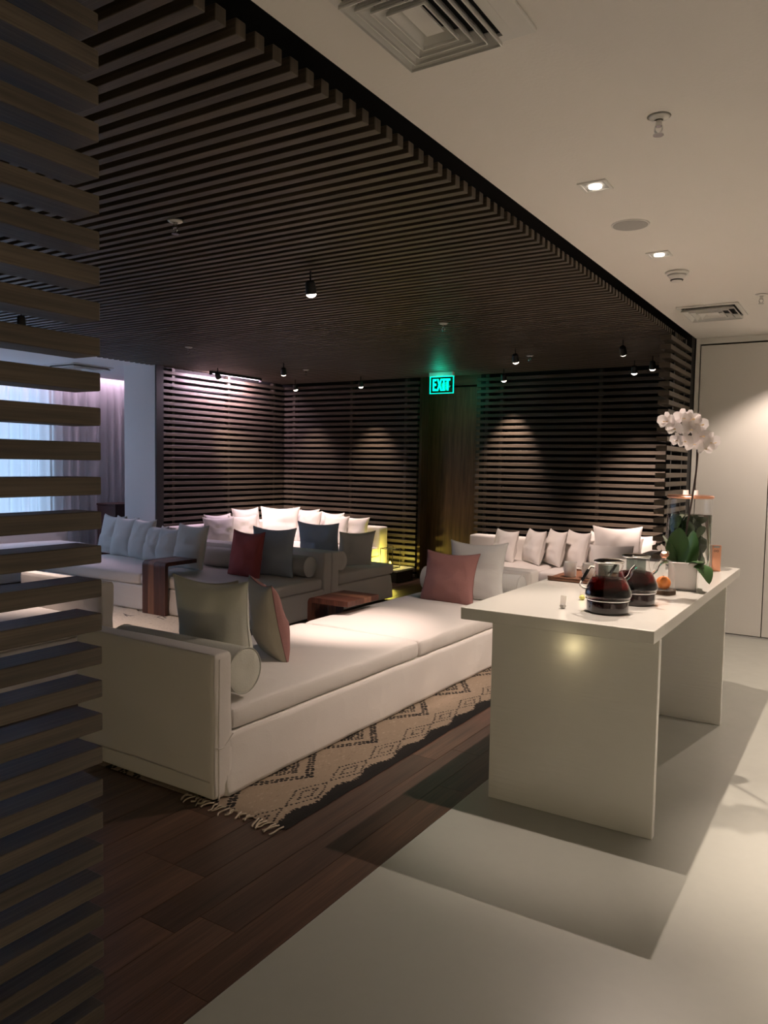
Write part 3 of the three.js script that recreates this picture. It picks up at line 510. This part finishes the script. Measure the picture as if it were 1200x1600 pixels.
{
  const RW = 1.7, RL = 4.3, S = 400; // metres, pixels per metre
  const tex = rugCanvas(RW * S, RL * S, (c, W, H) => {
    c.fillStyle = '#9d8b78'; c.fillRect(0, 0, W, H);
    for (let k = 0; k < 9000; k++) { const q = rnd(); c.fillStyle = q < 0.5 ? 'rgba(90,74,56,0.16)' : 'rgba(225,210,184,0.2)'; c.fillRect(rnd() * W, rnd() * H, rr(1, 4), rr(2, 9)); }
    c.strokeStyle = '#15110f'; c.fillStyle = '#15110f';
    const dash = (pts, w, gap) => { for (let k = 0; k + 1 < pts.length; k++) { const [ax, ay] = pts[k], [bx2, by2] = pts[k + 1], L = Math.hypot(bx2 - ax, by2 - ay); for (let s = 0; s < L; s += gap) { const f = s / L; c.beginPath(); c.ellipse(ax + (bx2 - ax) * f + rr(-1.5, 1.5), ay + (by2 - ay) * f + rr(-1.5, 1.5), w * rr(0.6, 1.15), w * rr(0.7, 1.3), 0, 0, 6.3); c.fill(); } } };
    const edge = W; // right edge of the canvas = edge towards the pale floor
    for (let y = 0; y < H; y += 3) { const w = 26 + 7 * Math.sin(y * 0.05) + rr(-4, 4); c.fillRect(edge - w, y, w, 4); }
    const P = 0.34 * S; // chain of small diamonds
    for (let y = 30; y < H; y += P) { const cx = edge - 0.135 * S; for (const k of [1, 0.45]) dash([[cx, y + P * (0.5 - 0.46 * k)], [cx + 26 * k, y + P / 2], [cx, y + P * (0.5 + 0.46 * k)], [cx - 26 * k, y + P / 2], [cx, y + P * (0.5 - 0.46 * k)]], 2.4, 8); }
    const Q = 0.58 * S; // big nested diamonds
    for (const col of [0.43, 1.05]) for (let y = 20; y < H; y += Q) { const cx = edge - col * S, R = 0.19 * S; for (const k of [1, 0.86, 0.5, 0.38]) dash([[cx, y + Q * (0.5 - 0.47 * k)], [cx + R * k, y + Q / 2], [cx, y + Q * (0.5 + 0.47 * k)], [cx - R * k, y + Q / 2], [cx, y + Q * (0.5 - 0.47 * k)]], k > 0.7 ? 4.2 : 3.2, k > 0.7 ? 10 : 8); for (let q = 0; q < 60; q++) c.fillRect(cx + rr(-14, 14), y + Q / 2 + rr(-20, 20), 4, 4); }
  });
  const r = thing('patterned_rug', 'cream and black diamond-patterned woven rug with fringe under the long daybed', 'rug', [-2.0 - RW / 2, 0, -2.468 - RL / 2], -0.006);
  const g = new THREE.PlaneGeometry(RW, RL, 50, 130).rotateX(-Math.PI / 2), p = g.attributes.position;
  for (let i = 0; i < p.count; i++) { const x = p.getX(i), z = p.getZ(i), e = Math.min(RW / 2 - Math.abs(x), RL / 2 - Math.abs(z)); const n = vnoise(x * 9 + 30, z * 9 + 30, 999, 999, 81); p.setY(i, 0.003 + Math.min(e / 0.03, 1) * 0.008 + 0.002 * (n - 0.5)); if (Math.abs(x) > RW / 2 - 0.01) p.setX(i, x + 0.008 * (n - 0.5)); }
  g.computeVertexNormals(); const pile = std({ map: tex, roughness: 1, bumpMap: weaveBump, bumpScale: 0.002 });
  mesh('pile', g, pile, r);
  const fr = std({ color: lin(0.5, 0.42, 0.33), roughness: 1 });
  for (let k = 0; k < 25; k++) { const x = RW / 2 - 0.01 - k * 0.024 - rr(0, 0.008), L = rr(0.035, 0.085), a = rr(-0.035, 0.03), z = RL / 2 - 0.004; mesh('tassel', tube([[x, 0.009, z], [x + a * 0.4, 0.012, z + L * 0.4], [x + a * 0.6 + rr(-0.01, 0.01), 0.007, z + L * 0.75], [x + a + rr(-0.012, 0.012), 0.005, z + L]], rr(0.003, 0.005), 8, 5), fr, r); }
  const tex2 = rugCanvas(512, 512, (c, W, H) => { c.fillStyle = '#d8cdbb'; c.fillRect(0, 0, W, H); for (let k = 0; k < 5000; k++) { c.fillStyle = rnd() < 0.5 ? 'rgba(120,104,84,0.2)' : 'rgba(245,238,222,0.25)'; c.fillRect(rnd() * W, rnd() * H, rr(1, 5), rr(1, 5)); } c.strokeStyle = 'rgba(40,32,26,0.75)'; c.lineWidth = 3; for (let k = 0; k < 40; k++) { const x = rnd() * W, y = rnd() * H; c.beginPath(); c.moveTo(x, y); for (let q = 0; q < 4; q++) c.lineTo(x + rr(-22, 22), y + rr(-22, 22)); c.stroke(); } });
  const r2 = mesh('shaggy_rug', new RoundedBoxGeometry(2.6, 0.012, 1.6, 2, 0.004), std({ map: tex2, roughness: 1, bumpMap: wrinkleBump, bumpScale: 0.01 })); r2.position.set(-6.1, 0.007, -4.75); tag(r2, 'pale shaggy rug with thin dark marks in front of the wide daybed', 'rug');
}

// ---------------------------------------------------------------- the white table and what stands on it
const TT = 0.9;
{
  const t = thing('buffet_table', 'white lacquered buffet table on two slab legs', 'table', [-1.13, 0, -4.34]);
  mesh('table_top', rbx(-0.43, 0.43, TT - 0.055, TT, -1.19, 1.19, 0.004, 2), M.lacquer, t);
  mesh('leg', rbx(-0.315, 0.43, 0, TT - 0.0551, 1.05, 1.09, 0.003, 2), M.lacquer, t);
  mesh('leg', rbx(-0.315, 0.43, 0, TT - 0.0551, -0.67, -0.63, 0.003, 2), M.lacquer, t);
}
function teapot(label, x, z, turn) {
  const t = thing('glass_teapot', label, 'teapot', [x, TT, z], turn);
  mesh('warmer', lathe([[0, 0], [0.088, 0], [0.092, 0.006], [0.092, 0.05], [0.086, 0.056], [0, 0.056]], 40), M.darkBase, t);
  mesh('warmer_ring', new THREE.TorusGeometry(0.094, 0.004, 8, 48).rotateX(Math.PI / 2).translate(0, 0.06, 0), M.chrome, t);
  const out = [[0, 0.06], [0.085, 0.06], [0.1, 0.068], [0.104, 0.08], [0.1, 0.1], [0.085, 0.135], [0.07, 0.16], [0.062, 0.175], [0.06, 0.19], [0.06, 0.222], [0.063, 0.226]];
  mesh('glass_body', lathe(out, 48), M.glass, t);
  mesh('tea', lathe([[0, 0.0625], [0.083, 0.0625], [0.0975, 0.07], [0.1015, 0.08], [0.0975, 0.1], [0.083, 0.134], [0.0725, 0.152], [0, 0.152]], 48), M.tea, t);
  mesh('infuser', lathe([[0.045, 0.09], [0.045, 0.215]], 32), M.glassSmoke, t);
  const lid = mesh('lid', lathe([[0, 0.236], [0.05, 0.236], [0.064, 0.232], [0.066, 0.226], [0.06, 0.222], [0, 0.222]], 40), M.glassThick, t);
  mesh('lid_rim', new THREE.TorusGeometry(0.064, 0.003, 8, 44).rotateX(Math.PI / 2).translate(0, 0.228, 0), M.chrome, t); lid.name = 'lid';
  mesh('handle', tube([[-0.064, 0.2, 0], [-0.078, 0.202, 0], [-0.085, 0.195, 0], [-0.118, 0.135, 0], [-0.122, 0.12, 0], [-0.11, 0.108, 0], [-0.096, 0.105, 0]], 0.0065, 40, 8), M.glassThick, t);
  mesh('handle_grip', bar([-0.088, 0.19, 0], [-0.117, 0.137, 0], 0.0068, 8), M.blackMetal, t);
  mesh('spout', tube([[0.075, 0.15, 0], [0.09, 0.165, 0], [0.1, 0.19, 0], [0.118, 0.212, 0]], 0.009, 20, 10), M.glassThick, t);
}
teapot('glass teapot of dark red tea standing nearest the small card holders', -0.975, -3.45, 0.45);
teapot('glass teapot of dark red tea just behind the first, beside the orange', -0.93, -3.75, 0.2);
{ // cloche with an orange
  const c = thing('glass_cloche', 'small glass cloche with copper knob on a wooden base', 'cloche', [-0.885, TT, -4.14]);
  mesh('base', cyl(0.063, 0.063, 0.02, 0, 32), M.bark, c);
  mesh('dome', lathe([[0.055, 0.021], [0.056, 0.12], [0.05, 0.15], [0.035, 0.172], [0.012, 0.182], [0, 0.183]], 40), M.glass, c);
  mesh('dome_rim', new THREE.TorusGeometry(0.055, 0.002, 6, 40).rotateX(Math.PI / 2).translate(0, 0.023, 0), M.chrome, c);
  mesh('knob', new THREE.DodecahedronGeometry(0.022, 0).scale(1.1, 0.85, 1).translate(0, 0.202, 0), M.copper, c);
  const o = thing('orange', 'whole orange under the glass cloche', 'orange', [-0.885, TT + 0.0205, -4.14]);
  mesh('peel', new THREE.SphereGeometry(0.037, 28, 18).scale(1, 0.95, 1).translate(0, 0.035, 0), M.orange, o);
  mesh('stem_end', new THREE.SphereGeometry(0.004, 8, 6).scale(1, 0.5, 1).translate(0, 0.0705, 0), M.moss, o);
  const w = new THREE.IcosahedronGeometry(0.06, 2), p = w.attributes.position; for (let i = 0; i < p.count; i++) { const k = 0.75 + 0.5 * hash(Math.round(p.getX(i) * 400), Math.round(p.getY(i) * 400) + Math.round(p.getZ(i) * 90), 8); p.setXYZ(i, p.getX(i) * k * 0.8, Math.max(0, (p.getY(i) * k + 0.055) * 1.15), p.getZ(i) * k * 0.8); } w.computeVertexNormals();
  const f = mesh('crumpled_wrapper', w, phy({ color: lin(0.95, 0.93, 0.9), roughness: 0.08, transmission: 0.75, thickness: 0, ior: 1.5, flatShading: true, side: THREE.DoubleSide })); f.position.set(-0.985, TT, -4.05); tag(f, 'crumpled clear wrapper between the teapots and the cloche', 'wrapper');
}
{ // orchid
  const o = thing('potted_orchid', 'white moth orchid in a white square ceramic pot', 'orchid', [-0.832, TT, -4.37], 0.12);
  const pot = (() => { const s = 0.072, t = 0.008, h = 0.15; return mergeGeometries([rbx(-s, s, 0, 0.012, -s, s, 0.003, 2), rbx(-s, s, 0, h, -s, -s + t, 0.003, 2), rbx(-s, s, 0, h, s - t, s, 0.003, 2), rbx(-s, -s + t, 0, h, -s, s, 0.003, 2), rbx(s - t, s, 0, h, -s, s, 0.003, 2)]); })();
  mesh('pot', pot, M.ceramic, o);
  mesh('moss', rbx(-0.063, 0.063, 0.012, 0.135, -0.063, 0.063, 0.01, 2), M.moss, o);
  const leafShape = (L, W, curve, twist) => { const g = new THREE.PlaneGeometry(1, 1, 8, 16), p = g.attributes.position; for (let i = 0; i < p.count; i++) { const u = p.getX(i) * 2, v = p.getY(i) + 0.5, w = W / 2 * Math.pow(Math.sin(Math.PI * Math.min(1, 0.12 + v * 0.88)), 0.65) || 0; p.setXYZ(i, u * w + twist * v * v * L, v * L - curve * v * v * L * 0.6, 0.25 * W * u * u * (1 - v) + curve * v * v * L * 0.6); } const h = g.clone(); h.translate(0, 0, -0.003); const idx = h.index.array; for (let k = 0; k < idx.length; k += 3) { const q = idx[k]; idx[k] = idx[k + 1]; idx[k + 1] = q; } const m = mergeGeometries([g, h]); m.computeVertexNormals(); return m; };
  const addLeaf = (L, W, c, yaw, pitch, x = 0, z = 0, tw = 0) => { const m = mesh('leaf', leafShape(L, W, c, tw), M.leaf, o); m.position.set(x, 0.13, z); m.rotation.set(pitch, yaw, 0, 'YXZ'); };
  addLeaf(0.21, 0.125, 0.06, -0.25, -0.05, -0.03, 0.02); addLeaf(0.2, 0.11, 0.1, 2.3, 0.12, 0.015, -0.02); addLeaf(0.13, 0.075, 0.7, 0.7, 0.7, 0.035, 0.03); addLeaf(0.17, 0.1, 1.3, 0.75, 0.9, 0.06, 0.03); addLeaf(0.16, 0.09, 0.8, -1.2, 0.9, -0.02, 0); addLeaf(0.22, 0.1, 0.3, -1.2, 0.35, -0.02, -0.02);
  // stalk: rises, bends over to the slat screen side
  const stalk = [[0.0, 0.1, -0.01], [0.005, 0.3, 0.0], [0.03, 0.5, 0.02], [0.047, 0.68, 0.04], [0.045, 0.78, 0.045], [0.02, 0.87, 0.05], [-0.035, 0.91, 0.06], [-0.085, 0.895, 0.07], [-0.11, 0.87, 0.075]];
  mesh('stalk', tube(stalk, 0.005, 60, 7), M.stem, o);
  const petalShape = (L, W, cup) => { const g = new THREE.PlaneGeometry(1, 1, 6, 8), p = g.attributes.position; for (let i = 0; i < p.count; i++) { const u = p.getX(i) * 2, v = p.getY(i) + 0.5, w = W / 2 * Math.pow(Math.sin(Math.PI * Math.min(0.97, 0.06 + 0.84 * v)), 0.55); p.setXYZ(i, u * w, v * L, cup * (v * v * L - 0.25 * u * u * w)); } g.computeVertexNormals(); return g; };
  const broad = petalShape(0.046, 0.05, 0.22), narrow = petalShape(0.044, 0.03, 0.15), lipG = petalShape(0.022, 0.02, 0.9);
  const flower = (x, y, z, yaw, pitch, s = 1) => {
    const f = new THREE.Group(); f.name = 'flower'; o.add(f); f.position.set(x, y, z); f.rotation.set(pitch, yaw, 0, 'YXZ'); f.scale.setScalar(s);
    for (const a of [0, 2.15, -2.15]) { const m = mesh('sepal', narrow, M.petal, f); m.rotation.z = a; m.position.z = -0.002; }
    for (const a of [1.35, -1.35]) { const m = mesh('petal', broad, M.petal, f); m.rotation.z = a; m.position.z = 0.002; }
    const l = mesh('lip', lipG, M.lip, f); l.rotation.set(-0.9, 0, Math.PI); l.position.z = 0.006;
  };
  const F = [[-0.105, 0.9, 0.09, -0.4, 0.1, 1.1], [-0.065, 0.862, 0.095, -0.3, 0.3, 1], [-0.032, 0.915, 0.08, 0.3, 0.1, 1.15], [-0.05, 0.8, 0.09, -0.6, 0.2, 0.9], [0.008, 0.905, 0.08, 0.5, -0.1, 1.2], [0.012, 0.855, 0.085, 0.2, 0.1, 1.05], [0.048, 0.88, 0.07, 0.7, 0.0, 1.15], [-0.01, 0.795, 0.085, -0.3, 0.2, 1], [0.06, 0.82, 0.07, 0.5, 0.0, 1.15], [0.108, 0.79, 0.06, 0.8, 0.1, 1.2], [0.03, 0.78, 0.06, 0.1, 0.1, 1.1], [0.085, 0.76, 0.06, 0.5, 0.3, 1]];
  F.forEach((a) => flower(...a));
  F.forEach(([x, y, z], k) => { const q = stalk[Math.min(8, 4 + Math.floor(k / 3))]; void q; const sx = THREE.MathUtils.clamp(x * 0.6, -0.1, 0.047), sy = y - 0.01; mesh('flower_stem', tube([[sx, sy, 0.045], [(sx + x) / 2, sy + 0.008, 0.06], [x, y, z - 0.004]], 0.0014, 8, 5), M.stem, o); });
  mesh('side_stalk', tube([[0, 0.1, 0], [-0.06, 0.17, 0.01], [-0.11, 0.21, 0.015]], 0.0025, 16, 6), M.stem, o);
  flower(-0.115, 0.215, 0.02, -0.3, 0, 0.5); flower(-0.095, 0.19, 0.02, 0.2, 0, 0.45);
}
{ // drink dispenser
  const d = thing('drink_dispenser', 'glass drink dispenser with copper lid behind the orchid', 'dispenser', [-0.967, TT, -5.2]);
  mesh('jar', lathe([[0.134, 0.004], [0.137, 0.02], [0.137, 0.44], [0.132, 0.455], [0.134, 0.462]], 56), M.glass, d);
  mesh('jar_base', cyl(0.134, 0.134, 0.012, 0, 48), M.glassThick, d);
  mesh('water', lathe([[0, 0.014], [0.131, 0.014], [0.134, 0.025], [0.134, 0.36], [0, 0.36]], 56), M.water, d);
  const leaves = []; for (let k = 0; k < 170; k++) { const g = new THREE.CircleGeometry(0.5, 8).scale(rr(0.035, 0.06), rr(0.05, 0.1), 1); const a = rr(0, 6.283), R = 0.095 * Math.sqrt(rnd()); g.rotateX(rr(-0.7, 0.7)); g.rotateY(rr(0, 6.28)); g.rotateZ(rr(-0.5, 0.5)); g.translate(Math.cos(a) * R * 0.95 - 0.025, rr(0.07, 0.31), Math.sin(a) * R); leaves.push(g); }
  const lv = mesh('herbs', mergeGeometries(leaves), M.herb, d); lv.userData.kind = 'stuff';
  mesh('lid', lathe([[0, 0.482], [0.13, 0.482], [0.142, 0.476], [0.142, 0.466], [0.134, 0.462], [0, 0.462]], 48), M.copper, d);
  for (const x of [-0.028, 0.028]) mesh('lid_knob', cyl(0.017, 0.019, 0.03, 0.483, 16).translate(x, 0, 0), M.ceramic, d);
  const b = thing('copper_box', 'small upright copper box beside the drink dispenser', 'box', [-0.81, TT, -5.28], 0.15);
  mesh('shell', rbx(-0.027, 0.027, 0, 0.165, -0.02, 0.02, 0.003, 2), M.copper, b);
  mesh('stamp', new THREE.TorusGeometry(0.006, 0.0016, 6, 16).translate(-0.01, 0.13, 0.0205), M.copperDark, b);
  mesh('stamp', new THREE.TorusGeometry(0.006, 0.0016, 6, 16).translate(0.006, 0.13, 0.0205), M.copperDark, b);
  mesh('clip', rbx(-0.018, 0.018, 0.15, 0.162, 0.02, 0.025, 0.001), M.chrome, b);
}
{ // tray and mugs, card holders
  const t = thing('wooden_tray', 'flat wooden tray under the white mugs', 'tray', [-1.37, TT, -4.4]);
  mesh('board', rbx(-0.165, 0.165, 0, 0.018, -0.2, 0.2, 0.006, 2), M.walnutPale, t);
  mesh('rim', rbx(-0.165, 0.165, 0.018, 0.026, 0.19, 0.2, 0.002), M.walnutPale, t); mesh('rim', rbx(-0.165, 0.165, 0.018, 0.026, -0.2, -0.19, 0.002), M.walnutPale, t);
  const mug = (x, z, label) => { const g = thing('mug', label, 'mug', [x, TT + 0.0185, z], 2.6, 'white mugs on the tray'); mesh('cup', lathe([[0, 0], [0.03, 0], [0.034, 0.004], [0.036, 0.085], [0.033, 0.085], [0.031, 0.008], [0, 0.006]], 28), M.ceramic, g); mesh('handle', tube([[0.034, 0.068, 0], [0.052, 0.066, 0], [0.058, 0.045, 0], [0.05, 0.024, 0], [0.034, 0.02, 0]], 0.004, 20, 7), M.ceramic, g); };
  mug(-1.435, -4.3, 'white mug on the outer side of the wooden tray'); mug(-1.33, -4.31, 'white mug on the wooden tray closer to the teapots'); mug(-1.3, -4.46, 'white mug at the back of the wooden tray');
  const holder = (x, z, card, stoneMat, label, turn) => { const g = thing('card_holder', label, 'card holder', [x, TT, z], turn); mesh('foot', new THREE.DodecahedronGeometry(0.016, 0).scale(1, 0.9, 0.8).translate(0, 0.0125, 0), stoneMat, g); const c = mesh('card', bx(-0.013, 0.013, 0, card, -0.0006, 0.0006), M.card, g); c.position.y = 0.018; c.rotation.x = -0.25; c.rotation.z = -0.12; };
  holder(-1.165, -3.4, 0.042, M.stone, 'small white card in a grey stone holder in front of the teapots', 0.5);
  holder(-1.165, -3.68, 0.022, M.yolk, 'small card in a yellow holder beside the teapot handle', 0.4);
}
// ---------------------------------------------------------------- lanterns
function lantern(label, x, y, z, w, h, intensity, color, soft = 1.2) {
  const g = thing('wire_lantern', label, 'lantern', [x, y, z]), r = 0.004, q = w / 2;
  for (const [a, b] of [[-q, -q], [q, -q], [q, q], [-q, q]]) mesh('upright', bar([a, 0, b], [a, h, b], r), M.blackMetal, g);
  for (const yy of [r, h - r]) { for (const s of [-q, q]) { mesh('rail', bar([-q, yy, s], [q, yy, s], r), M.blackMetal, g); mesh('rail', bar([s, yy, -q], [s, yy, q], r), M.blackMetal, g); } }
  mesh('handle', tube([[-q * 0.5, h, 0], [-q * 0.4, h + 0.03, 0], [q * 0.4, h + 0.03, 0], [q * 0.5, h, 0]], r, 16, 6), M.blackMetal, g);
  mesh('cross_bar', bar([-q, h, 0], [q, h, 0], r), M.blackMetal, g);
  mesh('plate', bx(-q, q, 0, 0.006, -q, q), M.blackMetal, g);
  mesh('candle', cyl(0.025, 0.025, 0.035, 0.006, 20), M.card, g);
  mesh('flame', new THREE.SphereGeometry(0.014, 14, 10).scale(1, 1.6, 1).translate(0, 0.062, 0), M.flame, g);
  const L = new THREE.PointLight(color, intensity, 0, 2); L.position.set(0, 0.062, 0); L.castShadow = true; L.shadow.radius = soft; g.add(L);
}
{ const p = thing('lantern_plinth', 'low dark plinth with a white top carrying the lantern beside the corner sofa', 'plinth', [-5.34, 0, -8.72]); mesh('body', rbx(-0.19, 0.19, 0, 0.14, -0.21, 0.21, 0.004), M.blackMetal, p); mesh('lip', rbx(-0.205, 0.205, 0.14, 0.165, -0.225, 0.225, 0.003), M.lacquer, p); }
lantern('black wire lantern glowing yellow at the end of the corner sofa', -5.37, 0.166, -8.7, 0.19, 0.26, 0.6, YELLOW);
lantern('black wire lantern on the wooden floor behind the tall slat screen', -2.02, 0, -0.3, 0.2, 0.28, 0.8, new THREE.Color().setRGB(1, 0.8, 0.42));

shade(scene);
scene.traverse((o) => { if (o.isSpotLight || o.isPointLight) o.castShadow = true; });
renderer.render(scene, camera);
